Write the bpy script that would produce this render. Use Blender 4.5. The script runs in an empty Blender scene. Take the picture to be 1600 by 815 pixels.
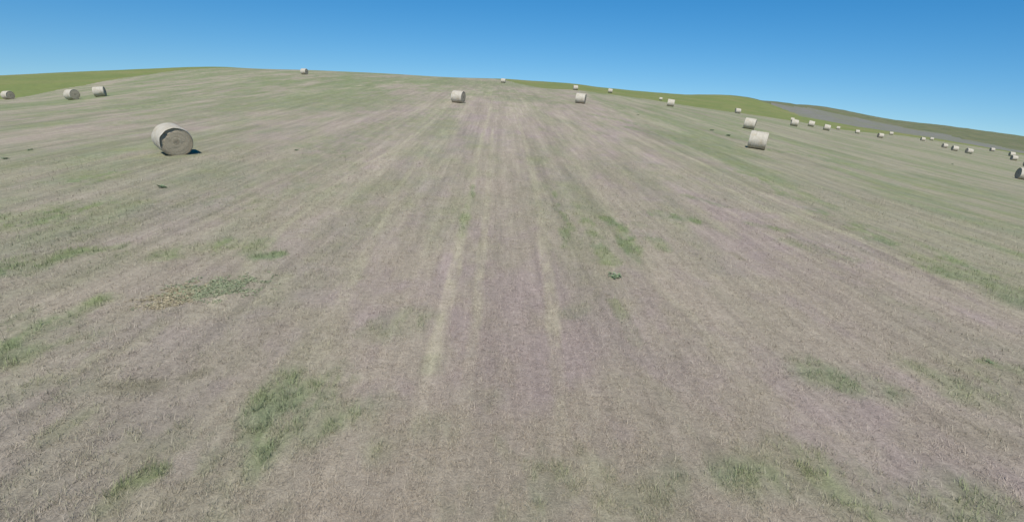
import bpy, math, random
import numpy as np
from mathutils import Vector, Matrix

# ---------------------------------------------------------------- data
CENT = [[0.41818,5.20049,-0.01069],[0.41709,5.42499,-0.0950682],[-1.54961,3.46739,-0.008299],[-1.88515,4.6528,0.0171514],[-1.7898,4.66259,-0.0189733],[-0.95435,5.07002,-0.0108738],[-0.19398,4.27706,-0.0022847],[0.03788,5.25555,-0.0021385],[0.44901,4.45671,-0.0101456],[0.59768,5.50588,-0.1057983],[0.90769,4.82879,-0.0030514],[1.23208,5.18042,-0.0076628],[1.29604,4.42662,0.0018309],[1.3459,3.9418,-0.0079778],[1.49204,4.94073,0.0082662],[1.5633,5.10706,-0.0536334],[1.6305,5.11728,0.045789],[1.75671,5.63302,0.0459172],[1.84768,5.3399,-0.0102511],[1.88617,5.71642,-0.0805161],[2.00376,5.6851,-0.0042307],[2.08493,5.5348,0.0404784],[2.12077,5.37325,0.0113499],[2.16934,5.26283,-0.0476845],[2.24161,5.7616,0.0460462],[2.30539,5.51839,-0.121862],[2.31525,5.45001,0.0972313],[2.36082,5.27828,0.0259066],[2.36085,4.57765,0.0147024],[-2.11384,4.96359,0.036647],[-2.01526,4.99423,-0.0016469],[-1.93743,5.0811,-0.0179881],[-1.85535,5.15725,0.0121228],[-1.77619,5.2683,0.0080265],[-1.65479,5.36855,-0.0043776],[-1.56236,5.46217,0.0140152],[-1.43636,5.54912,-0.0006183],[-1.30557,5.62999,0.0320154],[-2.20724,5.75002,-0.0127983],[-2.09789,5.71738,-0.0061932],[-1.89915,5.70937,-0.0159455],[-1.67878,5.70125,-0.0124994],[-1.43524,5.6948,-0.0070536],[-1.30499,5.69246,-0.0954976],[-1.27872,5.68762,0.0315478],[-1.17007,5.67004,0.012807],[-0.97064,5.62219,-0.0130979],[-0.76084,5.5776,0.0006248],[-0.5098,5.59655,-0.0109867],[-0.24928,5.62048,0.0140941],[-0.11668,5.6354,-0.0075244],[0.03688,5.65162,-0.0260914],[0.1845,5.68737,-0.0013389],[0.41891,5.70882,-0.0593186],[0.51891,5.79598,-0.0400441],[0.15234,5.34817,-0.032796],[0.2741,5.37268,0.1240278],[0.5552,5.55867,0.1835721],[0.75317,5.60856,0.029228],[0.91478,5.61985,-0.0020723],[1.02604,5.58901,0.0199446],[1.22571,5.5893,0.0002377],[1.38795,5.63043,0.0156658],[1.52662,5.69072,-0.0293544],[1.59337,5.70086,-0.0198145],[1.65875,5.73846,0.0399294],[1.74467,5.78425,0.0011738],[1.82488,5.83655,0.0360844],[1.95214,5.89896,-0.0179537],[2.06793,5.92495,0.0220806],[2.16244,5.93057,-0.0050329],[2.22822,5.89327,-0.0093001],[2.34173,5.7636,-0.0164289],[0.74865,6.01132,-0.034367],[0.9402,6.19501,0.0029587],[1.1234,6.27915,-0.0062735],[1.3008,6.34173,-0.205263],[1.41571,6.53962,-0.2040232],[1.52697,6.96181,-0.0933682],[1.71446,7.14687,0.0032107],[1.89084,7.31372,0.0267331],[1.98425,7.41446,-0.0424541],[2.07507,7.50937,-0.0085582],[2.16214,7.5996,0.0310436],[2.24432,7.65433,-0.0609332],[2.32482,7.70775,0.047245],[2.437,7.74117,-0.0250096],[1.3767,6.38868,0.1663294],[1.45139,6.20693,0.0136168],[1.52156,6.11792,0.0482241],[1.60945,6.10576,-0.0481808],[1.73991,6.1012,0.0286831],[1.86305,6.09775,-0.0165387],[1.95029,6.07326,-0.0011084],[2.06852,6.05521,-0.0062004],[2.16125,6.04676,-0.001438],[2.22728,5.9989,0.0080392],[2.34047,5.88653,-0.0123611],[1.36108,6.46147,0.0981944],[1.51372,6.70644,0.029036],[1.64479,6.769,0.0248752],[1.77313,6.80497,0.0140445],[1.8954,6.82867,-0.01354],[1.92005,6.81989,0.025692],[2.08313,6.7847,-0.0328332],[2.14626,6.73847,0.046472],[2.24644,6.51674,-0.0122694],[2.33859,6.31781,0.0124137],[-3.14159,1.38629,-4.73e-05],[-3.14159,2.19722,0.0002715],[-3.14159,2.70805,-0.0073695],[-2.35619,1.38629,0.0009287],[-2.35619,2.19722,0.0007595],[-2.35619,2.70805,-0.000619],[-1.5708,1.38629,0.0005921],[-1.5708,2.19722,-0.0014981],[-1.5708,2.70805,0.0048521],[-0.7854,1.38629,0.0005658],[-0.7854,2.19722,-0.0022905],[-0.7854,2.70805,0.0061316],[0.0,1.38629,0.0005683],[0.0,2.19722,-0.0024332],[0.0,2.70805,0.0062608],[0.7854,1.38629,0.0006421],[0.7854,2.19722,-0.0016903],[0.7854,2.70805,0.0049682],[1.5708,1.38629,0.000709],[1.5708,2.19722,-4.68e-05],[1.5708,2.70805,0.0003705],[2.35619,1.38629,0.0013966],[2.35619,2.19722,0.0031549],[2.35619,2.70805,-0.0048641],[3.14159,1.38629,-0.0008253],[3.14159,2.19722,0.0013726],[3.14159,2.70805,-0.0153585],[-2.20724,6.05012,0.0050922],[-2.20724,6.53847,0.0136917],[-2.20724,7.35945,0.0363483],[-2.09789,6.01748,0.0108296],[-2.09789,6.50584,-0.0011154],[-2.09789,7.32682,-0.010603],[-1.89915,6.00947,0.0003979],[-1.89915,6.49782,-0.0067421],[-1.89915,7.3188,-0.0047596],[-1.67878,6.00135,0.0123239],[-1.67878,6.4897,0.0046977],[-1.67878,7.31068,0.0044464],[-1.43524,5.9949,0.0199984],[-1.43524,6.48325,0.0104722],[-1.43524,7.30423,0.0088285],[-1.30499,5.99257,-0.0835892],[-1.30499,6.48092,-0.086163],[-1.30499,7.3019,-0.0859375],[-1.27872,5.98772,0.0519935],[-1.27872,6.47608,0.0474352],[-1.27872,7.29706,0.0464974],[-1.17007,5.97014,0.0272085],[-1.17007,6.45849,0.0237581],[-1.17007,7.27947,0.0229865],[-0.97064,5.9223,-0.0052088],[-0.97064,6.41065,-0.008038],[-0.97064,7.23163,-0.0078929],[-0.76084,5.8777,0.0118863],[-0.76084,6.36606,0.0071728],[-0.76084,7.18704,0.0064025],[-0.5098,5.89665,-0.0057664],[-0.5098,6.385,-0.0081649],[-0.5098,7.20598,-0.0076587],[-0.24928,5.92058,0.0202521],[-0.24928,6.40894,0.0203191],[-0.24928,7.22992,0.0210345],[-0.11668,5.9355,-0.0028944],[-0.11668,6.42386,-0.005704],[-0.11668,7.24484,-0.0057141],[0.03688,5.95172,-0.0019532],[0.03688,6.44007,-0.0103719],[0.03688,7.26106,-0.0115904],[0.1845,5.98747,0.0048027],[0.1845,6.47583,-0.0027455],[0.1845,7.29681,-0.0016516],[0.41891,6.00893,0.026929],[0.41891,6.49728,0.002378],[0.41891,7.31826,0.0006665],[0.51891,6.09609,0.011729],[0.51891,6.58444,0.003898],[0.51891,7.40542,0.0045235],[0.74865,6.31143,0.0064448],[0.74865,6.79978,-0.0023679],[0.74865,7.62076,-0.0027255],[0.9402,6.49511,0.0270047],[0.9402,6.98346,0.0219526],[0.9402,7.80444,0.0220914],[1.1234,6.57925,-0.014634],[1.1234,7.0676,-0.0401256],[1.1234,7.88859,-0.0279075],[1.3008,6.64184,0.0495627],[1.3008,7.13019,0.049815],[1.3008,7.95117,0.027539],[1.41571,6.83972,0.0282083],[1.41571,7.32807,0.0614253],[1.41571,8.14906,0.0055632],[1.52697,7.26191,-0.0713921],[1.52697,7.75026,-0.0370345],[1.52697,8.57124,-0.019524],[1.71446,7.44697,-0.0016113],[1.71446,7.93532,-0.0103464],[1.71446,8.7563,-0.0058203],[1.89084,7.61382,0.0550964],[1.89084,8.10217,0.0374526],[1.89084,8.92315,0.0342837],[1.98425,7.71456,-0.0281416],[1.98425,8.20292,-0.0271082],[1.98425,9.0239,-0.0298413],[2.07507,7.80947,0.0053862],[2.07507,8.29783,0.0052252],[2.07507,9.11881,0.0024538],[2.16214,7.8997,0.0275349],[2.16214,8.38806,0.0308145],[2.16214,9.20904,0.03222],[2.24432,7.95443,-0.0558849],[2.24432,8.44278,-0.0573223],[2.24432,9.26376,-0.0592139],[2.32482,8.00785,0.0407897],[2.32482,8.4962,0.0377953],[2.32482,9.31719,0.0364789],[2.437,8.04128,-0.0104495],[2.437,8.52963,-0.0078414],[2.437,9.35061,0.0038121],[-3.92699,1.60944,0.0020882],[-3.92699,3.4012,-0.002109],[-3.92699,4.60517,0.0096602],[-3.92699,5.70378,-0.0019104],[-3.92699,7.09008,-0.0052817],[-3.92699,8.51719,-0.0056478],[3.92699,1.60944,0.0039055],[3.92699,3.4012,-0.0038471],[3.92699,4.60517,0.0197647],[3.92699,5.70378,9.25e-05],[3.92699,7.09008,0.0079346],[3.92699,8.51719,0.006689],[-5.75959,1.60944,0.0002354],[-5.75959,3.4012,-0.0054603],[-5.75959,4.60517,0.0074157],[-5.75959,5.70378,-0.0011294],[-5.75959,7.09008,0.0015669],[-5.75959,8.51719,0.0007221],[5.75959,1.60944,-0.0001287],[5.75959,3.4012,-0.0089833],[5.75959,4.60517,0.0122066],[5.75959,5.70378,-0.0027886],[5.75959,7.09008,0.0001586],[5.75959,8.51719,-1.33e-05],[9.42478,1.60944,0.0011516],[9.42478,3.4012,-0.0031575],[9.42478,4.60517,0.0064187],[9.42478,5.70378,0.0004663],[9.42478,7.09008,0.0018496],[9.42478,8.51719,-0.0010885],[-9.37242,1.60944,0.0007781],[-9.37242,3.4012,-0.0035674],[-9.37242,4.60517,0.0057829],[-9.37242,5.70378,-0.0003282],[-9.37242,7.09008,0.0007872],[-9.37242,8.51719,-0.0013631],[7.59218,1.60944,0.0008453],[7.59218,3.4012,-0.0051657],[7.59218,4.60517,0.0010849],[7.59218,5.70378,-0.0054561],[7.59218,7.09008,-0.0036313],[7.59218,8.51719,-0.0077497],[-7.59218,1.60944,0.0006765],[-7.59218,3.4012,-0.0041939],[-7.59218,4.60517,0.0033733],[-7.59218,5.70378,-0.0028305],[-7.59218,7.09008,-0.0011841],[-7.59218,8.51719,-0.0032252]]
AFF = [0.010943354641747899,2.789471827601324e-05,-0.004154959919806551]
BALES = [["A",-16.19,28.51,-48.4],["B",-88.25,105.72,-18.1],["C",-61.83,85.09,-22.0],["D",-60.05,88.41,22.2],["E",-50.14,152.25,-16.8],["F",-4.69,72.45,-21.3],["G",2.43,192.3,-5.7],["H",25.42,181.21,0.0],["I",12.94,85.79,-18.6],["J",39.03,193.33,-11.4],["K",81.2,276.64,-16.4],["L",37.42,119.88,-17.3],["M",72.06,165.49,-8.5],["N",35.16,76.26,-29.8],["O",22.5,46.74,-27.7],["P",66.74,122.95,-23.5],["P2",129.77,241.16,-28.3],["Q",85.14,148.33,-26.9],["R",84.55,139.93,-26.1],["S",159.69,255.17,-32.0],["T",150.05,226.26,-23.6],["U",122.19,172.65,-10.3],["V",187.52,257.88,-31.0],["W",183.04,232.03,-18.3],["X",215.6,267.62,-33.9],["Y",160.14,192.07,-9.8],["Z",137.51,160.98,-15.5],["AA",134.13,151.97,-11.4],["AB",210.49,227.21,-12.8],["AC",178.18,184.32,-19.0],["AD",160.16,164.6,-16.2],["AE",137.66,137.24,-15.1],["AF",69.01,68.8,-20.1]]
PALE = [[[[-0.92,6.46],[-0.93,7.86],[-0.86,9.57]],0.15,0.3],[[[-0.27,6.2],[-0.25,8.33]],0.13,0.35],[[[1.1,6.25],[1.25,8.92]],0.15,0.4],[[[-2.74,8.17],[-3.03,10.66]],0.16,0.4],[[[-5.45,10.1],[-5.84,13.36]],0.13,0.6],[[[4.12,7.74],[4.4,10.29]],0.16,0.35],[[[-0.93,7.86],[-0.86,9.57],[-0.83,12.97],[-0.85,18.22],[-0.92,28.58],[-0.81,42.26],[-0.55,61.45],[-0.4,91.09]],0.17,1.0],[[[-0.25,8.33],[-0.2,9.92],[-0.21,14.11],[-0.15,18.35],[-0.15,30.84],[-0.11,46.83]],0.15,0.8],[[[1.25,8.92],[1.41,11.07],[1.55,14.32],[1.77,18.66],[2.03,27.52],[2.24,39.88],[2.38,59.48],[2.04,84.98]],0.18,0.9],[[[-3.03,10.66],[-3.26,13.72],[-3.44,17.77],[-3.89,23.03],[-4.08,31.99],[-3.72,45.28],[-3.22,74.11]],0.18,0.7],[[[-5.84,12.62],[-6.23,16.48],[-6.43,21.19],[-6.51,26.74],[-5.82,33.51],[-5.49,52.32]],0.14,1.0],[[[4.4,10.29],[4.14,11.71],[4.18,13.54],[4.32,15.94],[4.44,20.08],[4.72,27.39],[5.17,41.12],[5.1,57.77]],0.2,0.5],[[[8.17,17.21],[8.29,21.95],[8.38,29.44],[8.51,40.95],[8.77,60.27]],0.3,0.5],[[[13.06,21.21],[13.1,27.21],[13.23,36.31],[12.81,48.44]],0.22,0.9],[[[11.39,21.6],[11.69,27.04],[12.02,35.26],[11.82,44.52],[11.78,70.35]],0.3,0.6],[[[12.0,21.23],[12.84,18.33],[12.85,16.07],[12.75,14.12],[12.48,12.16],[12.25,10.46]],0.35,1.0],[[[18.5,37.22],[21.32,34.21],[21.45,27.88],[20.83,22.95],[19.77,18.28]],0.5,0.4],[[[30.1,41.16],[46.09,56.61],[57.2,63.33],[52.4,50.49]],0.8,0.4],[[[18.22,96.52],[18.11,72.86],[18.81,56.41],[19.17,41.86]],0.6,0.5],[[[-6.26,7.35],[-6.2,7.94],[-5.89,8.42],[-5.95,9.44]],0.2,0.6],[[[-4.61,10.5],[-4.65,12.06]],0.2,0.7],[[[-39.16,52.35],[-36.21,62.27],[-31.68,76.27],[-28.31,100.3]],1.0,0.6],[[[-18.57,21.0],[-18.91,25.47],[-19.37,34.82],[-21.3,53.82]],0.5,0.5],[[[-30.11,34.79],[-32.17,42.82],[-27.67,47.32]],0.8,0.5],[[[-7.85,16.21],[-8.26,14.17]],0.3,0.4],[[[-84.0,161.34],[-51.31,124.28],[-33.43,109.97]],2.0,0.6]]
GREEN = [[[[-13.96,15.7],[-13.36,16.56],[-12.81,17.72]],0.5,1.0],[[[-10.62,11.81],[-10.62,12.52],[-9.88,13.37]],0.3,1.0],[[[-7.85,8.39],[-7.73,9.52],[-7.64,10.22]],0.22,1.0],[[[-16.15,21.24],[-15.89,23.03]],0.5,0.9],[[[-8.27,13.05],[-7.73,13.78],[-6.89,14.47]],0.4,0.8],[[[6.5,19.99],[7.46,19.21]],0.3,1.0],[[[16.09,39.16],[14.95,28.23],[13.94,21.78]],0.4,0.8],[[[14.03,21.46],[13.51,16.98],[13.07,14.05]],0.35,0.8],[[[11.92,66.41],[15.56,59.37],[17.62,49.08]],0.5,0.6],[[[9.63,11.84],[10.25,8.99]],0.3,0.25],[[[-9.92,19.32],[-9.42,25.44],[-8.71,36.05]],0.7,0.5],[[[-14.89,22.69],[-14.5,30.17]],0.8,0.4],[[[-13.96,15.7],[-13.36,16.56],[-12.81,17.72]],0.7,0.8],[[[-16.15,21.24],[-15.89,23.03]],0.5,0.6],[[[-10.69,11.81],[-10.65,12.28]],0.3,1.0],[[[-10.62,12.52],[-9.72,13.49]],0.25,0.7],[[[-7.82,8.89],[-7.73,9.52],[-7.6,10.16]],0.17,1.0],[[[-7.6,7.86],[-7.72,8.77]],0.5,0.6],[[[-8.42,13.03],[-7.73,13.78],[-6.83,14.34]],0.5,0.6],[[[-5.7,13.28],[-5.38,13.63]],0.15,1.0],[[[-3.97,4.74],[-3.91,5.07],[-3.78,5.33]],0.13,1.0],[[[-2.72,5.97],[-2.73,6.68],[-2.79,7.37]],0.45,0.8],[[[-2.12,6.12],[-1.77,6.73]],0.35,0.7],[[[-1.24,5.89],[-0.81,6.31]],0.25,0.35],[[[-43.27,57.11],[-38.58,60.6],[-43.3,79.22]],2.0,0.8],[[[-27.67,44.73],[-24.34,50.21],[-29.98,76.22]],1.5,0.6],[[[-25.42,60.97],[-25.82,91.38]],3.0,0.6],[[[-10.84,32.55],[-8.52,43.54],[-5.2,63.0]],1.3,0.5],[[[-16.16,67.57],[-13.87,80.59]],3,0.5],[[[6.5,19.99],[7.46,19.21]],0.25,1.0],[[[5.14,16.4],[5.25,15.39]],0.2,0.6],[[[9.74,19.2],[10.49,18.32]],0.25,0.7],[[[9.87,16.91],[10.43,15.52]],0.3,0.5],[[[8.68,23.92],[9.7,22.08]],0.2,0.6],[[[5.71,8.25],[6.24,7.85]],0.3,0.6],[[[2.92,5.49],[3.64,5.64],[4.14,5.36]],0.3,0.6],[[[23.47,47.71],[27.06,47.86],[28.86,42.43]],0.9,0.9],[[[13.35,55.78],[15.9,49.18],[17.2,44.75]],0.5,0.8],[[[23.96,63.12],[24.99,55.14]],0.5,0.9],[[[14.41,15.9],[14.32,14.38]],0.35,0.9],[[[1.72,10.39],[2.2,10.85]],0.15,0.3],[[[0.73,5.05],[0.85,5.48]],0.2,0.5],[[[-2.0,9.2],[-1.51,9.82]],0.3,0.4],[[[9.32,8.8],[9.41,8.69]],0.12,1.0],[[[8.35,7.96],[9.62,8.46]],0.4,0.5],[[[4.67,4.96],[5.7,5.09]],0.35,0.5],[[[-0.9,7.86],[-0.87,8.29]],0.1,0.5],[[[2.67,23.13],[2.46,17.1],[2.4,15.33]],0.16,0.7],[[[3.33,20.9],[3.36,16.13],[3.23,13.96]],0.16,0.7],[[[4.24,19.08],[4.3,16.29],[4.12,14.18]],0.16,1.0],[[[2.83,11.21],[2.83,9.14]],0.1,0.5],[[[-0.8,23.74],[-0.87,18.67],[-0.92,15.89]],0.1,0.7],[[[17.22,57.87],[21.29,55.87]],0.4,0.6],[[[43.82,54.63],[37.35,38.7],[32.5,30.12]],1.0,0.6],[[[22.22,31.7],[21.59,23.84]],0.8,0.5],[[[15.41,15.16],[16.01,14.14]],0.5,0.5],[[[-43.09,110.07],[-33.04,139.0],[-21.55,144.04]],4,0.5],[[[-13.61,144.36],[-2.72,165.9],[14.1,227.3]],8,0.8],[[[5.23,18.37],[5.13,17.13]],0.2,0.3],[[[-6.04,22.53],[-6.34,20.08]],0.3,0.4],[[[-8.34,17.74],[-7.8,20.89],[-7.4,27.8]],0.6,0.4],[[[-22.33,26.19],[-22.08,28.19]],1.0,0.5],[[[-6.73,6.81],[-6.61,7.33]],0.5,0.4],[[[-4.19,5.9],[-5.17,6.42]],0.4,0.4],[[[1.85,5.08],[2.62,5.54]],0.3,0.35],[[[4.31,6.1],[4.7,5.6]],0.3,0.5]]
DARK = [[[[-5.55,7.12],[-4.88,7.21]],0.18,0.9],[[[-4.54,7.45],[-4.33,7.7]],0.14,0.9],[[[1.66,6.97],[1.84,6.9]],0.08,0.6],[[[2.32,6.92],[2.61,6.62]],0.12,0.5],[[[7.27,15.33],[7.3,14.73]],0.12,0.9],[[[2.97,6.06],[3.38,5.81]],0.2,0.4],[[[9.68,13.67],[10.09,13.23]],0.25,0.4],[[[-7.33,48.75],[-4.21,51.14]],0.5,0.5],[[[0.61,88.51],[2.67,90.64]],0.6,0.6],[[[-18.47,133.22],[-13.15,139.45]],3,0.6],[[[22.3,41.0],[24.22,39.11]],0.4,0.6],[[[13.54,21.11],[12.68,15.27],[12.41,13.04]],0.3,0.5],[[[13.81,52.43],[13.53,35.92],[13.59,26.14]],0.4,0.5],[[[6.94,6.79],[7.34,6.35]],0.3,0.4]]
EAST = [[31.04,211.3],[17.41,95.13],[15.16,57.8],[14.98,44.49],[14.89,36.09],[14.82,28.69],[14.32,23.42],[13.78,19.41],[13.35,16.16],[12.98,13.72],[12.63,11.45],[12.31,9.7]]
BL = [[-40.37,142.0],[-38.49,147.6],[-37.0,161.6],[-35.43,173.4],[-33.92,193.8],[-31.6,214.9],[-29.84,234.9],[-27.43,257.3],[-24.93,275.2]]
BR = [[2.91,213.4],[5.23,197.7],[10.6,168.5],[14.38,172.9],[17.47,276.2],[19.6,178.5],[23.41,267.7],[26.51,277.0],[29.16,300.8],[30.43,302.9],[31.68,304.0],[33.32,325.0],[34.85,334.7],[37.28,369.1],[39.49,369.9],[41.3,377.6],[42.56,364.5],[44.72,321.8]]
PL = [[26.29,535.3],[27.72,494.6],[29.06,448.0],[30.74,455.2],[33.23,442.8],[35.58,448.4],[37.25,434.8],[39.51,428.1],[41.28,423.6],[42.54,401.0],[44.7,363.4]]
PU = [[25.99,613.3],[28.91,655.1],[31.41,862.2],[33.86,898.8],[36.2,928.8],[36.67,908.2],[39.78,894.5],[40.99,827.8],[42.9,685.9],[44.66,548.1]]
WEEDS = [[3.21,12.79,0.36],[-12.4,20.77,0.42],[-22.62,26.16,0.3],[-23.83,29.05,0.3],[-11.01,31.21,0.25],[24.68,62.63,0.55],[24.6,57.89,0.6],[66.12,76.98,0.4],[9.38,8.76,0.17],[18.96,73.93,0.4]]
WPG = [[-6.22,10.63],[-5.94,11.11],[-5.24,11.45]]
WPD = [[-6.5,10.2],[-6.43,10.48],[-6.31,10.85]]
CAM = [850.0,18.08,-2.549954184195805,3.0,4.5]

FOC, PITCH, YAW, ROLL, CAMZ = CAM
scene = bpy.context.scene
COL = scene.collection
R = math.radians

# ---------------------------------------------------------------- camera
cd = bpy.data.cameras.new("Camera"); cam = bpy.data.objects.new("Camera", cd); COL.objects.link(cam)
cd.sensor_fit = 'HORIZONTAL'; cd.sensor_width = 36.0; cd.lens = 36.0 * FOC / 1600.0
cd.clip_start = 0.1; cd.clip_end = 20000.0
cam.matrix_world = (Matrix.Translation((0, 0, CAMZ)) @ Matrix.Rotation(R(YAW), 4, 'Z')
                    @ Matrix.Rotation(R(90 - PITCH), 4, 'X') @ Matrix.Rotation(R(ROLL), 4, 'Z'))
scene.camera = cam

# ---------------------------------------------------------------- sky, sun, exposure
SUN_EL, SUN_AZ = 54.0, 188.0            # azimuth clockwise from +Y: behind the camera, high
w = bpy.data.worlds.new("World"); scene.world = w; w.use_nodes = True
nt = w.node_tree; bg = nt.nodes["Background"]
sky = nt.nodes.new("ShaderNodeTexSky"); sky.sky_type = 'NISHITA'; sky.sun_disc = False
sky.sun_elevation = R(SUN_EL); sky.sun_rotation = R(SUN_AZ)
sky.altitude = 0.0; sky.air_density = 1.0; sky.dust_density = 0.0; sky.ozone_density = 6.0
tc = nt.nodes.new("ShaderNodeTexCoord"); vm = nt.nodes.new("ShaderNodeVectorMath"); vm.operation = 'MULTIPLY_ADD'
vm.inputs[1].default_value = (1, 1, .9); vm.inputs[2].default_value = (0, 0, .1)      # dry, clear air: no yellow band at the horizon
nm = nt.nodes.new("ShaderNodeVectorMath"); nm.operation = 'NORMALIZE'
nt.links.new(tc.outputs['Generated'], vm.inputs[0]); nt.links.new(vm.outputs[0], nm.inputs[0]); nt.links.new(nm.outputs[0], sky.inputs[0])
hs = nt.nodes.new("ShaderNodeHueSaturation"); hs.inputs['Saturation'].default_value = 1.34; hs.inputs['Hue'].default_value = 0.497
nt.links.new(sky.outputs[0], hs.inputs['Color']); nt.links.new(hs.outputs[0], bg.inputs[0])
bg.inputs[1].default_value = 0.079
sd = bpy.data.lights.new("Sun", 'SUN'); sd.energy = 3.75; sd.angle = R(0.53); sd.color = (1.0, 0.945, 0.86)
so = bpy.data.objects.new("Sun", sd); COL.objects.link(so)
to_sun = Vector((math.sin(R(SUN_AZ)) * math.cos(R(SUN_EL)), math.cos(R(SUN_AZ)) * math.cos(R(SUN_EL)), math.sin(R(SUN_EL))))
so.rotation_euler = (-to_sun).to_track_quat('-Z', 'Y').to_euler(); so.location = (0, 0, 60)
vs = scene.view_settings
vs.view_transform = 'Standard'; vs.look = 'None'; vs.exposure = 0.42; vs.gamma = 1.0; vs.use_curve_mapping = False

# ---------------------------------------------------------------- noise (numpy)
def hash2(i, j, seed):
    h = (i.astype(np.int64) * 374761393 + j.astype(np.int64) * 668265263 + seed * 144665) & 0x7fffffff
    h = ((h ^ (h >> 13)) * 1274126177) & 0x7fffffff
    return ((h ^ (h >> 16)) & 0xffff) / 65535.0
def vnoise(x, y, seed=0):
    i = np.floor(x); j = np.floor(y); fx = x - i; fy = y - j
    fx = fx * fx * (3 - 2 * fx); fy = fy * fy * (3 - 2 * fy)
    a = hash2(i, j, seed); b = hash2(i + 1, j, seed); c = hash2(i, j + 1, seed); d = hash2(i + 1, j + 1, seed)
    return (a * (1 - fx) + b * fx) * (1 - fy) + (c * (1 - fx) + d * fx) * fy
def fbm(x, y, seed=0, n=4):
    s = np.zeros_like(x); a = 1.0; t = 0.0
    for k in range(n):
        s += a * vnoise(x * 2 ** k + 13.7 * k, y * 2 ** k - 7.1 * k, seed + k); t += a; a *= .55
    return s / t
def smooth(a, b, x):
    t = np.clip((x - a) / (b - a), 0, 1); return t * t * (3 - 2 * t)

# ---------------------------------------------------------------- terrain height
_c = np.array(CENT); _a, _l, _w = _c[:, 0], _c[:, 1], _c[:, 2]
def ground_z(x, y, detail=True):
    x = np.atleast_1d(np.asarray(x, float)); y = np.atleast_1d(np.asarray(y, float)); sh = x.shape
    x = x.ravel(); y = y.ravel(); out = np.empty_like(x)
    for s in range(0, len(x), 60000):
        xx = x[s:s + 60000]; yy = y[s:s + 60000]
        a = np.arctan2(xx, yy) * 3.0; hd = np.hypot(xx, yy); l = np.log(hd + 1e-6)
        K = np.sqrt((a[:, None] - _a) ** 2 + (l[:, None] - _l) ** 2 + .02)
        g = K @ _w + AFF[0] + AFF[1] * a + AFF[2] * l
        z = g * hd * np.clip((hd - 3) / 6, 0, 1)
        if detail:
            z = z + .05 * (fbm(xx / 2.2, yy / 5, 3, 3) - .5) * np.clip(hd / 10, .2, 1) \
                  + .10 * (fbm(xx / 9, yy / 14, 9, 2) - .5) * np.clip(hd / 40, 0, 1) \
                  + .8 * (fbm(xx / 28, yy / 28, 19, 4) - .5) * np.clip((hd - 200) / 200, 0, 3)
        out[s:s + 60000] = z
    return out.reshape(sh)
def gz1(x, y): return float(ground_z(x, y)[0])
def normal_at(x, y, e=2.5):
    return Vector((gz1(x - e, y) - gz1(x + e, y), gz1(x, y - e) - gz1(x, y + e), 2 * e)).normalized()

def poly_dist(x, y, pts):
    d = np.full(x.shape, 1e9)
    P = np.array(pts)
    if len(P) == 1: P = np.vstack([P, P + .01])
    for (x0, y0), (x1, y1) in zip(P[:-1], P[1:]):
        dx, dy = x1 - x0, y1 - y0; q = dx * dx + dy * dy + 1e-9
        t = np.clip(((x - x0) * dx + (y - y0) * dy) / q, 0, 1)
        d = np.minimum(d, np.hypot(x - x0 - t * dx, y - y0 - t * dy))
    return d
def stamp(x, y, items, soft, seed, rag):
    m = np.zeros_like(x)
    nx = fbm(x / .45, y / 1.0, seed, 4) - .5; nb = fbm(x / 1.6, y / 3.5, seed + 7, 3) - .5
    for pts, wd, st in items:
        P = np.array(pts); pad = wd * 5 + 1
        k = (x > P[:, 0].min() - pad) & (x < P[:, 0].max() + pad) & (y > P[:, 1].min() - pad) & (y < P[:, 1].max() + pad)
        if not k.any(): continue
        d = poly_dist(x[k], y[k], pts) / wd
        d = d + rag * (nx[k] * 1.6 + nb[k] * 1.2)
        m[k] = np.maximum(m[k], st * (1 - smooth(.35, .35 + soft, d)))
    return m
EA = np.array(EAST)
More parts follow.
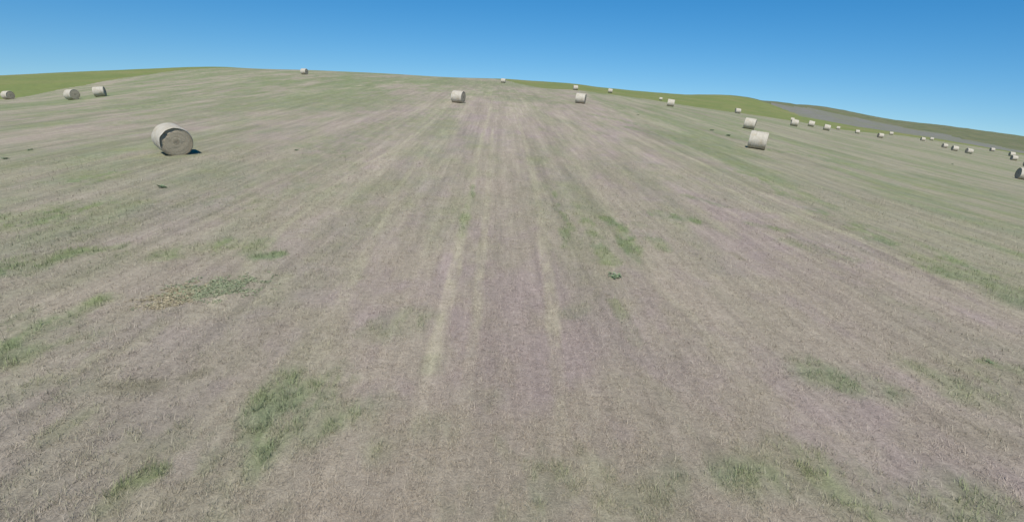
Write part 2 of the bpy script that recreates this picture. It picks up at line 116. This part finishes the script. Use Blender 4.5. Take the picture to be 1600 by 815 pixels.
def masks(x, y):
    """what grows where on the hay field: green regrowth, pale straw left in the wheel tracks, bare brownish spots, mauve stubble"""
    hd = np.hypot(x, y)
    green = stamp(x, y, GREEN, 2.6, 21, 1.7) * (.55 + .55 * smooth(.35, .6, fbm(x / .3, y / .8, 25, 3)))
    # general regrowth: stripes along the rows and loose patches
    g1 = fbm(x / 1.3, y / 4.0, 41, 4); g2 = fbm(x / 5, y / 22, 47, 4); g3 = fbm(x / .35, y / .8, 53, 3)
    west = smooth(-3, -22, x + 0 * y)
    xe = np.interp(y, EA[::-1][:, 1], EA[::-1][:, 0]) if EA[0, 1] > EA[-1, 1] else np.interp(y, EA[:, 1], EA[:, 0])
    east = smooth(-.3, .5, x - xe + 1.2 * (fbm(x / 1.0, y / 1.5, 61, 3) - .5))
    far = smooth(14, 60, hd)
    base = .03 + smooth(.38, .74, .45 * g1 + .55 * g2 + .07 * west + .05 * smooth(40, 90, hd)) * (.50 + .2 * west + .2 * smooth(50, 110, hd)) * (.45 + .55 * smooth(8, 20, hd))
    near = smooth(9, 5, hd) * smooth(.46, .7, g1 * .5 + g3 * .5) * .32
    green = np.maximum(green, np.maximum(base, near))
    rim = np.exp(-((x - xe - 1.1) / .8) ** 2) * smooth(.35, .6, fbm(x / .9, y / 3, 63, 3))
    green = np.maximum(green, .75 * rim)
    green = np.maximum(green, east * (.36 + .44 * smooth(.45, .62, .5 * g2 + .5 * fbm(x / 1.8, y / 12, 49, 4))))
    green = np.clip(green * (.72 + .56 * g3), 0, 1)
    pale = stamp(x, y, PALE, .9, 81, .35) * (.62 + .50 * smooth(.35, .62, fbm(x / .18, y / .7, 83, 3))) * .85
    st = fbm(x / .8, y / 16, 91, 3); st2 = fbm(x / 3.2, y / 60, 97, 3)
    pale = np.maximum(pale, (smooth(.55, .75, st) * .35 * smooth(6, 25, hd) + smooth(.52, .7, st2) * .55 * smooth(30, 90, hd)))
    dark = stamp(x, y, DARK, 1.4, 101, 1.1)
    dark = np.maximum(dark, smooth(.56, .72, fbm(x / 1.1, y / 9, 107, 4)) * .22 * (.4 + .6 * smooth(12, 50, hd)))
    mauve = smooth(.40, .66, .6 * fbm(x / 2.4, y / 5.5, 113, 4) + .4 * fbm(x / .5, y / .9, 117, 3)) * (1 - .85 * east) * (1 - .6 * west) * (1 - .75 * smooth(45, 110, hd))
    return green, pale, dark, mauve

# ---------------------------------------------------------------- materials
def new_mat(name, rough=.9, spec=.2):
    m = bpy.data.materials.new(name); m.use_nodes = True
    b = m.node_tree.nodes["Principled BSDF"]; b.inputs['Roughness'].default_value = rough
    b.inputs['Specular IOR Level'].default_value = spec
    return m, m.node_tree, b
class G:
    def __init__(s, nt): s.nt = nt
    def n(s, t, **k):
        o = s.nt.nodes.new(t)
        for a, v in k.items(): setattr(o, a, v)
        return o
    def l(s, a, b): s.nt.links.new(a, b)
    def coord(s): return s.n("ShaderNodeTexCoord").outputs['Object']
    def mapping(s, v, scale):
        m = s.n("ShaderNodeMapping"); s.l(v, m.inputs[0]); m.inputs['Scale'].default_value = scale; return m.outputs[0]
    def noise(s, v, scale, detail=4, rough=.6, dist=0):
        o = s.n("ShaderNodeTexNoise"); s.l(v, o.inputs['Vector']); o.inputs['Scale'].default_value = scale
        o.inputs['Detail'].default_value = detail; o.inputs['Roughness'].default_value = rough; o.inputs['Distortion'].default_value = dist
        return o.outputs[0]
    def rng(s, v, a, b, c=0., d=1.):
        o = s.n("ShaderNodeMapRange"); s.l(v, o.inputs[0])
        for i, t in enumerate((a, b, c, d)): o.inputs[i + 1].default_value = t
        return o.outputs[0]
    def math(s, op, a, b=None):
        o = s.n("ShaderNodeMath", operation=op)
        for i, t in enumerate((a, b)):
            if t is None: continue
            if isinstance(t, (int, float)): o.inputs[i].default_value = t
            else: s.l(t, o.inputs[i])
        return o.outputs[0]
    def mix(s, f, a, b, mode='MIX'):
        o = s.n("ShaderNodeMix", data_type='RGBA', blend_type=mode)
        if isinstance(f, (int, float)): o.inputs[0].default_value = f
        else: s.l(f, o.inputs[0])
        for i, t in ((6, a), (7, b)):
            if isinstance(t, tuple): o.inputs[i].default_value = (*t, 1)
            else: s.l(t, o.inputs[i])
        return o.outputs[2]
    def grey(s, v):
        o = s.n("ShaderNodeCombineColor")
        for i in range(3): s.l(v, o.inputs[i])
        return o.outputs[0]
    def attr(s, name): return s.n("ShaderNodeAttribute", attribute_name=name).outputs['Fac']
    def bump(s, h, strength, dist, bsdf):
        o = s.n("ShaderNodeBump"); o.inputs['Strength'].default_value = strength; o.inputs['Distance'].default_value = dist
        s.l(h, o.inputs['Height']); s.l(o.outputs[0], bsdf.inputs['Normal'])

C_STRAW = (.332, .282, .220); C_MAUVE = (.330, .268, .236); C_PALE = (.385, .338, .248)
C_GREEN = (.206, .234, .106); C_DARK = (.225, .192, .145)
def hay_colour(g, fine=True):
    P = g.coord()
    c = g.mix(g.attr('mauve'), C_STRAW, C_MAUVE)
    c = g.mix(g.attr('dark'), c, C_DARK)
    c = g.mix(g.attr('pale'), c, C_PALE)
    gn = g.noise(P, .55, 4)
    c = g.mix(g.attr('green'), c, g.mix(g.rng(gn, .35, .65), C_GREEN, (.190, .222, .125)))
    return c, P

def hay_material():
    m, nt, b = new_mat("hay_stubble", .95, .1); g = G(nt)
    c, P = hay_colour(g)
    # rows of mown stubble run along Y at several widths
    s1 = g.noise(g.mapping(P, (5.0, .45, 1)), 1, 5, .7)
    s2 = g.noise(g.mapping(P, (1.1, .055, 1)), 1, 5, .65, .3)
    s3 = g.noise(g.mapping(P, (.32, .018, 1)), 1, 4, .6, .3)
    f1 = g.noise(P, 9, 6, .75); f2 = g.noise(P, 38, 5, .8); f3 = g.noise(P, 2.3, 4, .7)
    c = g.mix(1., c, g.grey(g.rng(s1, .3, .7, .86, 1.14)), 'MULTIPLY')
    c = g.mix(1., c, g.grey(g.rng(s2, .3, .7, .91, 1.09)), 'MULTIPLY')
    s4 = g.noise(g.mapping(P, (2.6, .012, 1)), 1, 3, .6)
    c = g.mix(1., c, g.grey(g.rng(s4, .38, .62, .94, 1.06)), 'MULTIPLY')
    c = g.mix(1., c, g.grey(g.rng(s3, .3, .7, .94, 1.06)), 'MULTIPLY')
    c = g.mix(1., c, g.grey(g.rng(f3, .3, .7, .92, 1.08)), 'MULTIPLY')
    c = g.mix(1., c, g.grey(g.rng(f1, .3, .7, .80, 1.20)), 'MULTIPLY')
    c = g.mix(1., c, g.grey(g.rng(f2, .3, .7, .74, 1.26)), 'MULTIPLY')
    g.l(c, b.inputs['Base Color'])
    h = g.math('ADD', g.math('MULTIPLY', f2, .5), f1)
    g.bump(h, .7, .05, b)
    return m

def field_material(name, c1, c2, c3, sx, sy, rot=0):
    m, nt, b = new_mat(name, .95, .1); g = G(nt); P = g.coord()
    mp = g.n("ShaderNodeMapping"); g.l(P, mp.inputs[0]); mp.inputs['Rotation'].default_value = (0, 0, R(rot)); mp.inputs['Scale'].default_value = (sx, sy, 1)
    n1 = g.noise(mp.outputs[0], 1, 5, .65, .4); n2 = g.noise(P, .03, 5, .6); n3 = g.noise(P, .8, 5, .7)
    c = g.mix(g.rng(n1, .35, .65), c1, c2); c = g.mix(g.rng(n2, .45, .68), c, c3)
    c = g.mix(1., c, g.grey(g.rng(n3, .3, .7, .85, 1.15)), 'MULTIPLY')
    g.l(c, b.inputs['Base Color']); g.bump(n3, .5, .15, b)
    return m

M_HAY = hay_material()
M_GREEN = field_material("green_crop", (.185, .215, .072), (.155, .190, .065), (.22, .215, .09), .05, .02, 20)
M_PLOUGH = field_material("bare_soil", (.205, .195, .180), (.175, .178, .135), (.190, .200, .125), .008, .05, -48)
M_HILLS = field_material("hill_grass", (.150, .165, .078), (.115, .132, .070), (.190, .175, .105), .006, .012, 30)

# ---------------------------------------------------------------- the ground: one sheet cut into its fields
def tag(o, label=None, cat=None, group=None, kind=None):
    for k, v in (('label', label), ('category', cat), ('group', group), ('kind', kind)):
        if v: o[k] = v
    return o
def mesh_np(name, V, F, mat, attrs=None, smooth_=True):
    me = bpy.data.meshes.new(name)
    V = np.asarray(V, np.float32); F = np.asarray(F, np.int32); k = F.shape[1]
    me.vertices.add(len(V)); me.vertices.foreach_set('co', V.ravel())
    me.loops.add(F.size); me.loops.foreach_set('vertex_index', F.ravel())
    me.polygons.add(len(F)); me.polygons.foreach_set('loop_start', np.arange(len(F), dtype=np.int32) * k)
    me.polygons.foreach_set('loop_total', np.full(len(F), k, np.int32))
    me.update(calc_edges=True)
    me.polygons.foreach_set('use_smooth', np.full(len(F), smooth_, bool))
    for an, av in (attrs or {}).items():
        a = me.attributes.new(an, 'FLOAT', 'POINT'); a.data.foreach_set('value', np.asarray(av, np.float32))
    me.materials.append(mat)
    o = bpy.data.objects.new(name, me); COL.objects.link(o); return o

az = np.concatenate([np.linspace(-180, -60, 41)[:-1], np.linspace(-60, 60, 1001), np.linspace(60, 180, 41)[1:-1]])
dd = np.concatenate([np.exp(np.linspace(math.log(.8), math.log(450), 470)), np.exp(np.linspace(math.log(450), math.log(9000), 90))[1:]])
NA, ND = len(az), len(dd)
AZ, DD = np.meshgrid(R(1) * az, dd, indexing='ij')
GX = (np.sin(AZ) * DD).ravel(); GY = (np.cos(AZ) * DD).ravel()
GZ = ground_z(GX, GY)
mg, mp_, md, mm = masks(GX, GY)
V = np.stack([GX, GY, GZ], 1)
i0 = np.arange(NA)[:, None]; j0 = np.arange(ND - 1)[None, :]
i1 = (i0 + 1) % NA
F = np.stack([i0 * ND + j0, i1 * ND + j0, i1 * ND + j0 + 1, i0 * ND + j0 + 1], -1).reshape(-1, 4)[:, ::-1]
ca = np.degrees(np.arctan2(V[F].mean(1)[:, 0], V[F].mean(1)[:, 1])); cdist = np.hypot(V[F].mean(1)[:, 0], V[F].mean(1)[:, 1])
cx, cy = V[F].mean(1)[:, 0], V[F].mean(1)[:, 1]
wob = 1 + .03 * (fbm(cx / 9, cy / 9, 5, 3) - .5)
bl = np.array(BL); br = np.array(BR); plw = np.array(PL); pup = np.array(PU)
ba = np.concatenate([[-180, -80, -60], bl[:, 0], [bl[-1, 0] + 2, br[0, 0] - 3], br[:, 0], [60, 80, 180]])
bd = np.concatenate([[90, 90, 95], bl[:, 1], [300, 260], br[:, 1], [270, 260, 260]])
hay_lim = np.interp(ca, ba, bd) * wob
lo = np.interp(ca, np.r_[plw[0, 0] - .01, plw[:, 0], 60], np.r_[1e6, plw[:, 1], 300]); lo[ca < plw[0, 0]] = 1e6
up = np.interp(ca, np.r_[pup[:, 0], 60], np.r_[pup[:, 1], 500]); 
zone = np.zeros(len(F), int)
zone[cdist > hay_lim] = 1
zone[(cdist > np.maximum(lo * wob, hay_lim * 1.02)) & (ca > plw[0, 0])] = 2
up = up * (1 + .10 * (fbm(cx / 40, cy / 40, 15, 3) - .5)); lo = lo * (1 + .22 * (fbm(cx / 30, cy / 30, 16, 3) - .5) * smooth(30, 24, ca))
zone[(cdist > np.maximum(up, lo) * wob) & (ca > plw[0, 0])] = 3
zone[(cdist > 560) & (zone == 1)] = 3
def zone_obj(name, sel, mat, label, cat):
    f = F[sel]; u, inv = np.unique(f, return_inverse=True)
    at = {'green': mg[u], 'pale': mp_[u], 'dark': md[u], 'mauve': mm[u]} if mat is M_HAY else None
    o = mesh_np(name, V[u], inv.reshape(f.shape), mat, at)
    return tag(o, label, cat, kind='structure')
zone_obj('ground', zone == 0, M_HAY, 'mown hay field with straw wheel tracks and patches of green regrowth', 'field')
zone_obj('green_field', (zone == 1) & (ca < 0), M_GREEN, 'bright green crop field on the left beyond the hay field', 'field')
zone_obj('green_field', (zone == 1) & (ca >= 0), M_GREEN, 'bright green crop slope on the right beyond the hay field', 'field')
zone_obj('ploughed_field', zone == 2, M_PLOUGH, 'grey mauve strip of bare field between green slope and far hills', 'field')
zone_obj('hills', zone == 3, M_HILLS, 'low olive green hills along the right skyline', 'hills')
# the small disc right under the camera
k = np.arange(NA); ring = np.stack([GX.reshape(NA, ND)[:, 0], GY.reshape(NA, ND)[:, 0], GZ.reshape(NA, ND)[:, 0]], 1)

# ---------------------------------------------------------------- hay bales
def wrap_material():
    m, nt, b = new_mat("net_wrap", .75, .3); g = G(nt); P = g.coord()
    hoops = g.noise(g.mapping(P, (16, .7, .7)), 1, 3, .6); weave = g.noise(g.mapping(P, (60, 9, 9)), 1, 4, .7)
    blot = g.noise(P, 1.6, 4, .6)
    c = g.mix(g.rng(hoops, .25, .75), (.40, .365, .29), (.53, .495, .415))
    c = g.mix(g.rng(blot, .5, .72), c, (.38, .33, .235))
    c = g.mix(1., c, g.grey(g.rng(weave, .3, .7, .82, 1.15)), 'MULTIPLY')
    g.l(c, b.inputs['Base Color']); g.bump(g.math('ADD', g.math('MULTIPLY', hoops, .5), g.math('ADD', weave, blot)), .7, .04, b)
    return m
def end_material():
    m, nt, b = new_mat("rolled_hay", .95, .1); g = G(nt); P = g.coord()
    sub = g.n("ShaderNodeVectorMath", operation='SUBTRACT'); g.l(P, sub.inputs[0]); sub.inputs[1].default_value = (0, 0, .73)
    sx = g.n("ShaderNodeVectorMath", operation='MULTIPLY'); g.l(sub.outputs[0], sx.inputs[0]); sx.inputs[1].default_value = (0, 1, 1)
    ln = g.n("ShaderNodeVectorMath", operation='LENGTH'); g.l(sx.outputs[0], ln.inputs[0])
    r = g.math('ADD', ln.outputs['Value'], g.math('MULTIPLY', g.noise(P, 3, 3), .10))
    ringv = g.n("ShaderNodeCombineXYZ"); g.l(g.math('MULTIPLY', r, 34), ringv.inputs[0])
    rn = g.noise(ringv.outputs[0], 1, 3, .6); fn = g.noise(P, 45, 5, .8); bn = g.noise(P, 4, 4, .6)
    c = g.mix(g.rng(rn, .3, .7), (.375, .325, .235), (.50, .435, .32))
    core = g.rng(ln.outputs['Value'], .10, .16, 1, 0)
    c = g.mix(g.math('MULTIPLY', core, .5), c, (.22, .18, .12))
    c = g.mix(g.rng(bn, .5, .72), c, (.30, .275, .20))
    c = g.mix(1., c, g.grey(g.rng(fn, .3, .7, .6, 1.35)), 'MULTIPLY')
    g.l(c, b.inputs['Base Color']); g.bump(g.math('ADD', rn, fn), .9, .05, b)
    return m
M_WRAP, M_END = wrap_material(), end_material()
BR_, BLEN = .75, 1.42
def bale_meshes(seed, rough=1.0, tear=False):
    rng = np.random.RandomState(seed); NT = 96; xs = np.concatenate([[-1., -.985, -.95, -.9], np.linspace(-.82, .82, 15), [.9, .95, .985, 1.]]) * BLEN / 2
    th = np.arange(NT) / NT * 2 * np.pi
    ph = rng.rand(4) * 6.28
    def radius(t, x):
        e = np.abs(x) / (BLEN / 2)
        r = BR_ * (1 + .012 * np.sin(2 * t + ph[0]) + .009 * np.sin(3 * t + ph[1]) + .006 * np.sin(7 * t + ph[2] + 3 * x))
        r = r + .012 * np.sin(x * 21 + ph[3]) * .6 + .012 * (vnoise(t * 6 + 40, x * 9 + 40, seed) - .5)
        return r - .055 * np.clip((e - .86) / .14, 0, 1) ** 2
    def point(t, x, r):
        y = np.cos(t) * r * 1.015; z = np.sin(t) * r * .985
        z = np.where(z < -.64 * BR_ / .75 - .04, -.68 + (z + .68) * .25, z)       # sagged flat where it sits
        y = y * (1 + .03 * np.clip(-z / BR_, 0, 1))
        return np.stack([x, y, z + .72], -1)
    T, X = np.meshgrid(th, xs, indexing='ij')
    Rr = radius(T, X)
    lip = np.zeros_like(T)
    if tear:     # net wrap standing loose round the right-hand end
        up_ = np.exp(-((np.angle(np.exp(1j * (T - 2.55)))) / .8) ** 2)
        e = np.clip((X / (BLEN / 2) - .9) / .1, 0, 1)
        X = X + e * .035 * (.3 + up_) * (1 + .5 * np.sin(T * 11)); Rr = Rr + e * (.02 + .015 * up_ * (1 + .4 * np.sin(T * 9 + 1)))
    Vv = point(T, X, Rr).reshape(-1, 3); nx = len(xs)
    f = [(i * nx + j, ((i + 1) % NT) * nx + j, ((i + 1) % NT) * nx + j + 1, i * nx + j + 1) for i in range(NT) for j in range(nx - 1)]
    if tear:     # give the lip an inner side
        pass
    side = (Vv, np.array(f))
    ends = []
    for sgn in (-1, 1):
        NRr = 16; rr = np.linspace(0.02, 1, NRr)
        T2, Q = np.meshgrid(th, rr, indexing='ij')
        e0 = radius(T2, np.full_like(T2, BLEN / 2 * .97))
        bulge = .03 * (1 - Q ** 2) + .022 * (vnoise(Q * 9 + seed, T2 * 1.3 + Q * 2, seed) - .5) + .004 * np.sin(Q * 26 + T2)
        rec = 0
        if tear and sgn > 0:
            rec = .05 * np.exp(-((np.angle(np.exp(1j * (T2 - 2.5)))) / .75) ** 2) * smooth(.70, .93, Q + .12 * (vnoise(T2 * 5, Q * 3, 7) - .5)) \
                + .07 * np.exp(-((T2 - 2.35) / .07) ** 2) * smooth(.55, .75, Q)
        x2 = sgn * (BLEN / 2 - .035 + bulge - rec)
        p = point(T2, x2, e0 * Q * .99).reshape(-1, 3)
        ff = []
        for i in range(NT):
            for j in range(NRr - 1):
                q = (i * NRr + j, i * NRr + j + 1, ((i + 1) % NT) * NRr + j + 1, ((i + 1) % NT) * NRr + j)
                ff.append(q if sgn > 0 else q[::-1])
        c0 = len(p); p = np.vstack([p, p.reshape(NT, NRr, 3)[:, 0].mean(0)])
        for i in range(0, NT): ff.append((i * NRr, ((i + 1) % NT) * NRr, c0, c0) if sgn > 0 else (((i + 1) % NT) * NRr, i * NRr, c0, c0))
        # loose stalks poking out of the end and hanging round its rim
        n = int(260 * rough); q = np.sqrt(rng.rand(n)) * .98; q[: n // 3] = .9 + .1 * rng.rand(n // 3); t = rng.rand(n) * 6.283
        base = point(t, np.full(n, sgn * (BLEN / 2 - .03)), radius(t, np.full(n, BLEN / 2)) * q)
        tan = np.stack([0 * t, -np.sin(t), np.cos(t)], 1) * rng.choice([-1, 1], n)[:, None]
        d = tan * .8 + rng.randn(n, 3) * .3; d[:, 0] = sgn * np.abs(d[:, 0] + .35); d /= np.linalg.norm(d, axis=1)[:, None]
        ln = (.04 + .08 * rng.rand(n))[:, None]
        sidev = np.cross(d, [1, 0, 0]); sidev /= np.linalg.norm(sidev, axis=1)[:, None] + 1e-6
        tri = np.stack([base - sidev * .003, base + sidev * .003, base + d * ln], 1).reshape(-1, 3)
        tri[:, 2] = np.maximum(tri[:, 2], .03)
        b0 = len(p); p = np.vstack([p, tri])
        ends.append((p, ff, b0, n))
    return side, ends
def mk(name, verts, faces, mat, smooth_=True):
    me = bpy.data.meshes.new(name)
    me.from_pydata([tuple(map(float, v)) for v in verts], [], [tuple(int(i) for i in dict.fromkeys(f)) for f in faces])
    me.materials.append(mat)
    for p in me.polygons: p.use_smooth = smooth_
    me.update(); return me
def bale_kind(seed, rough, tear=False):
    side, ends = bale_meshes(seed, rough, tear)
    ms = mk('wrapped_side', side[0], side[1], M_WRAP); me_ = []
    for p, ff, b0, n in ends:
        me_.append(mk('end_face', p, list(ff) + [(b0 + 3 * i, b0 + 3 * i + 1, b0 + 3 * i + 2) for i in range(n)], M_END))
    return ms, me_
KINDS = [bale_kind(1, 3.0, True), bale_kind(2, 1.5), bale_kind(3, 1.5), bale_kind(4, 1.5)]
BALE_LABELS = {
 'A': 'large nearest round bale on the left, tan rolled end facing camera, wrap torn',
 'B': 'hay bale at the far left edge of the picture against the green crop field',
 'C': 'round bale with rolled end showing, middle of the three in the left distance',
 'D': 'side-on white wrapped bale, rightmost of the three in the left distance below the green field',
 'E': 'small hay bale alone on the left skyline where the crest meets the sky',
 'F': 'wrapped bale alone in mid distance just left of the centre wheel tracks',
 'G': 'tiny bale on the central skyline straight above the wheel tracks',
 'H': 'small bale just beneath the skyline, farther of the pair right of centre',
 'I': 'wrapped bale lying side-on, nearer of the pair right of centre',
 'J': 'tiny pale bale low beside the green slope, right of the centre pair',
 'K': 'smaller farther bale of the close pair below the green slope right of centre',
 'L': 'larger nearer bale of the close pair below the green slope right of centre',
 'M': 'small cream bale at the green slope just above the two big right bales',
 'N': 'cream wrapped bale standing directly behind the largest bale on the right',
 'O': 'largest bale on the right, cream net wrap side-on, shadow at lower left',
 'P': 'cream bale right of the two big ones, tiny bale peeping over it',
 'P2': 'tiny bale peeping over the top of a nearer cream bale at the green slope',
 'Q': 'middle one of three cream bales in a row below the grey bare field',
 'R': 'rightmost one of three cream bales in a loose row below the grey bare field',
 'S': 'very faint tiny bale just right of the row of three cream bales',
 'T': 'tiny cream bale alone just left of a small bale with dark left end',
 'U': 'small bale with a dark left end below the middle of the grey bare field',
 'V': 'tiny bale at the field edge just right of a small dark-ended bale',
 'W': 'left of two tiny bales side by side at the right field edge',
 'X': 'right of two tiny bales side by side at the right field edge',
 'Y': 'leftmost of three small dark-ended bales in a row on the far right',
 'Z': 'middle of three small dark-ended bales in a row on the far right',
 'AA': 'rightmost and biggest of three small bales in a row on the far right',
 'AB': 'tiny bale on the field edge between the row of three and the stacked-looking pair',
 'AC': 'upper and farther of two bales appearing one above the other near the right edge',
 'AD': 'lower and nearer of two bales appearing one above the other near the right edge',
 'AE': 'dark-ended bale cut off by the right edge, just above the big cut-off bale',
 'AF': 'big silvery bale cut off by the right edge, dark end facing left',
}
protos = {}
def place_bale(i, key, x, y, rz):
    k = 0 if key == 'A' else 1 + (i % 3)
    ms, me2 = KINDS[k]
    if k not in protos:
        root = bpy.data.objects.new('hay_bale', None); COL.objects.link(root)
        kids = [bpy.data.objects.new('wrapped_side', ms)] + [bpy.data.objects.new('end_face', q) for q in me2]
        for c in kids: COL.objects.link(c); c.parent = root
        protos[k] = root
    else:
        src = protos[k]; root = src.copy(); COL.objects.link(root)
        for ch in list(src.children):
            c = ch.copy(); COL.objects.link(c); c.parent = root
    n = normal_at(x, y); ax = Vector((math.cos(R(rz)), math.sin(R(rz)), 0)); ax = (ax - n * ax.dot(n)).normalized(); ay = n.cross(ax)
    M = Matrix((ax, ay, n)).transposed().to_4x4(); M.translation = Vector((x, y, gz1(x, y) - .01))
    if key == 'A': M = M @ Matrix.Rotation(R(4), 4, 'Y')      # this one leans towards its front end
    root.matrix_world = M; root.empty_display_size = .3
    tag(root, BALE_LABELS[key], 'hay bale', 'round hay bales scattered over the field')
for i, (key, x, y, rz) in enumerate(BALES): place_bale(i, key, x, y, rz)

# ---------------------------------------------------------------- grass blades and straw on the near ground
def blade_material(name, green):
    m, nt, b = new_mat(name, .8, .15); g = G(nt); c, P = hay_colour(g)
    t = g.attr('tone')
    c = g.mix(1., c, g.grey(g.rng(t, 0, 1, .68, 1.45)), 'MULTIPLY')
    if not green: c = g.mix(g.rng(t, .8, 1, 0, .5), c, (.52, .47, .36))
    g.l(c, b.inputs['Base Color']); return m
def blades(N, dmin, dmax, seed, standing):
    rng = np.random.RandomState(seed)
    d = np.exp(rng.uniform(math.log(dmin), math.log(dmax), N)); a = R(1) * rng.uniform(-56, 52, N)
    x = np.sin(a) * d; y = np.cos(a) * d
    g_, p_, k_, m_ = masks(x, y)
    clump = fbm(x / .12, y / .16, 201, 3); patch = fbm(x / .9, y / 1.6, 211, 3)
    if standing:
        keep = rng.rand(N) < np.clip(g_ * 1.1 + .03, 0, 1) * smooth(.40, .65, clump)
    else:
        keep = rng.rand(N) < (.25 + .75 * smooth(.35, .62, clump)) * (.5 + .5 * smooth(.35, .6, patch)) * (1 - .5 * g_)
    x, y, d, g_, p_, k_, m_, clump = (q[keep] for q in (x, y, d, g_, p_, k_, m_, clump)); n = len(x)
    z = ground_z(x, y) - .004
    hd = rng.rand(n) * 6.283
    if standing:
        L = (.05 + .11 * rng.rand(n)) * (.6 + .7 * g_) ; tilt = rng.uniform(.15, .9, n); wd = (.0035 + .0004 * d); L = L * smooth(27, 17, d)
    else:
        L = .03 + .09 * rng.rand(n) ** 1.5; tilt = rng.uniform(.55, 1.5, n); wd = (.0028 + .00038 * d)
    L = L * (1 + d * .012)
    dr = np.stack([np.cos(hd) * np.sin(tilt), np.sin(hd) * np.sin(tilt), np.cos(tilt)], 1)
    sd_ = np.stack([-np.sin(hd), np.cos(hd), 0 * hd], 1) * wd[:, None] * .5
    b0 = np.stack([x, y, z], 1); tip = b0 + dr * L[:, None]
    if standing:
        V = np.stack([b0 - sd_, b0 + sd_, tip], 1).reshape(-1, 3)
    else:
        V = np.stack([b0 - sd_ + dr * 0, b0 + sd_, tip], 1).reshape(-1, 3)
    F = np.arange(3 * n, dtype=np.int32).reshape(-1, 3)
    rep = lambda q: np.repeat(q, 3)
    gg = np.clip(g_ * (1.25 if standing else .8) + (.15 if standing else 0), 0, 1)
    at = {'green': rep(gg), 'pale': rep(p_), 'dark': rep(k_), 'mauve': rep(m_), 'tone': rep(rng.rand(n))}
    return V, F, at
Vb, Fb, At = blades(420000, 3.6, 27, 11, True)
tag(mesh_np('grass', Vb, Fb, blade_material('grass_blade', True), At, False), 'short green grass regrowing in patches over the mown field', 'grass', kind='stuff')
Vb, Fb, At = blades(560000, 3.6, 34, 12, False)
tag(mesh_np('straw_stubble', Vb, Fb, blade_material('dry_straw', False), At, False), 'dry tan straw and cut stubble littering the mown field', 'stubble', kind='stuff')

# ---------------------------------------------------------------- weeds
def leaf_material(name, c1, c2):
    m, nt, b = new_mat(name, .7, .3); g = G(nt); P = g.coord()
    c = g.mix(g.rng(g.noise(P, 9, 3), .35, .65), c1, c2)
    c = g.mix(1., c, g.grey(g.rng(g.noise(P, 55, 2), .3, .7, .7, 1.3)), 'MULTIPLY'); g.l(c, b.inputs['Base Color']); return m
M_LEAF = leaf_material('weed_leaf', (.17, .235, .13), (.22, .28, .16))
M_LEAFP = leaf_material('patch_leaf', (.205, .245, .145), (.285, .31, .19))
M_DEAD = leaf_material('dead_leaf', (.40, .35, .23), (.29, .25, .16))
def leaves(rng, centres, size, spread_up, n_per):
    vs_, fs = [], []
    for (cx, cy, cz, rad) in centres:
        for q in range(n_per):
            t = rng.rand() * 6.283; up_ = rng.uniform(.1, spread_up); L = size * rng.uniform(.6, 1.3); wv = L * rng.uniform(.13, .24)
            d = np.array([math.cos(t), math.sin(t), up_]); d /= np.linalg.norm(d); s = np.array([-math.sin(t), math.cos(t), rng.uniform(-.4, .4)])
            o = np.array([cx, cy, cz]) + np.array([math.cos(t), math.sin(t), 0]) * rad * rng.rand() + np.array([0, 0, rng.rand() * rad * .5 * spread_up])
            mid = o + d * L * .5; tip = o + d * L - np.array([0, 0, L * .25]); b = len(vs_)
            vs_ += [o, mid + s * wv, tip, mid - s * wv]; fs.append((b, b + 1, b + 2, b + 3))
    return vs_, fs
def patch(name, line, half, n, mat, label, seed):
    rng = np.random.RandomState(seed); P = np.array(line); cs = []
    o0 = P.mean(0); z0 = gz1(*o0)
    while len(cs) < n:
        t = rng.rand() * (len(P) - 1); i = int(t); f = t - i; c = P[i] * (1 - f) + P[i + 1] * f + rng.randn(2) * half * .5
        if vnoise(np.array([c[0] * 4]), np.array([c[1] * 4]), seed)[0] < .33: continue
        cs.append((c[0] - o0[0], c[1] - o0[1], gz1(c[0], c[1]) - z0, .05))
    v, f = leaves(rng, cs, .065, .35, 8)
    o = bpy.data.objects.new(name, mk(name, v, f, mat, False)); COL.objects.link(o); o.location = (o0[0], o0[1], z0)
    return tag(o, label, 'weeds', kind='stuff')
patch('weed_patch', WPG, .60, 560, M_LEAFP, 'spreading mat of dull green broad-leaved weeds in the lower left of the field', 31)
patch('dead_weeds', WPD, .50, 330, M_DEAD, 'dried straw-coloured weeds at the left end of the green weed mat', 32)

WEED_LABELS = [
 'dark green leafy weed alone right of the centre wheel tracks',
 'small green weed tuft below the big hay bale on the left',
 'dark weed clump at the far left edge, lower of the left edge clumps',
 'dark weed clump left of the big hay bale, upper of the left edge clumps',
 'tiny dark weed right of the big hay bale',
 'dark shrubby weed left of the two big right bales, farther one',
 'dark shrubby weed just left of the largest right bale',
 'tiny dark weed below the row of three small far right bales',
 'dark green weed in the lower right beside the picture edge',
 'small dark weed right of the wheel tracks below the pair of bales']
for i, ((x, y, s), lab) in enumerate(zip(WEEDS, WEED_LABELS)):
    rng = np.random.RandomState(70 + i)
    n = 5 if s < .2 else 10
    cs = [(rng.randn() * s * .15, rng.randn() * s * .15, abs(rng.randn()) * s * .10, s * .10) for q in range(n)]
    v, f = leaves(rng, cs, s * .28, .8, 8)
    o = bpy.data.objects.new('weed', mk('weed', v, f, M_LEAF, False)); COL.objects.link(o)
    o.location = (x, y, gz1(x, y) - .01)
    tag(o, lab, 'weed', 'low weeds dotted over the hay field')
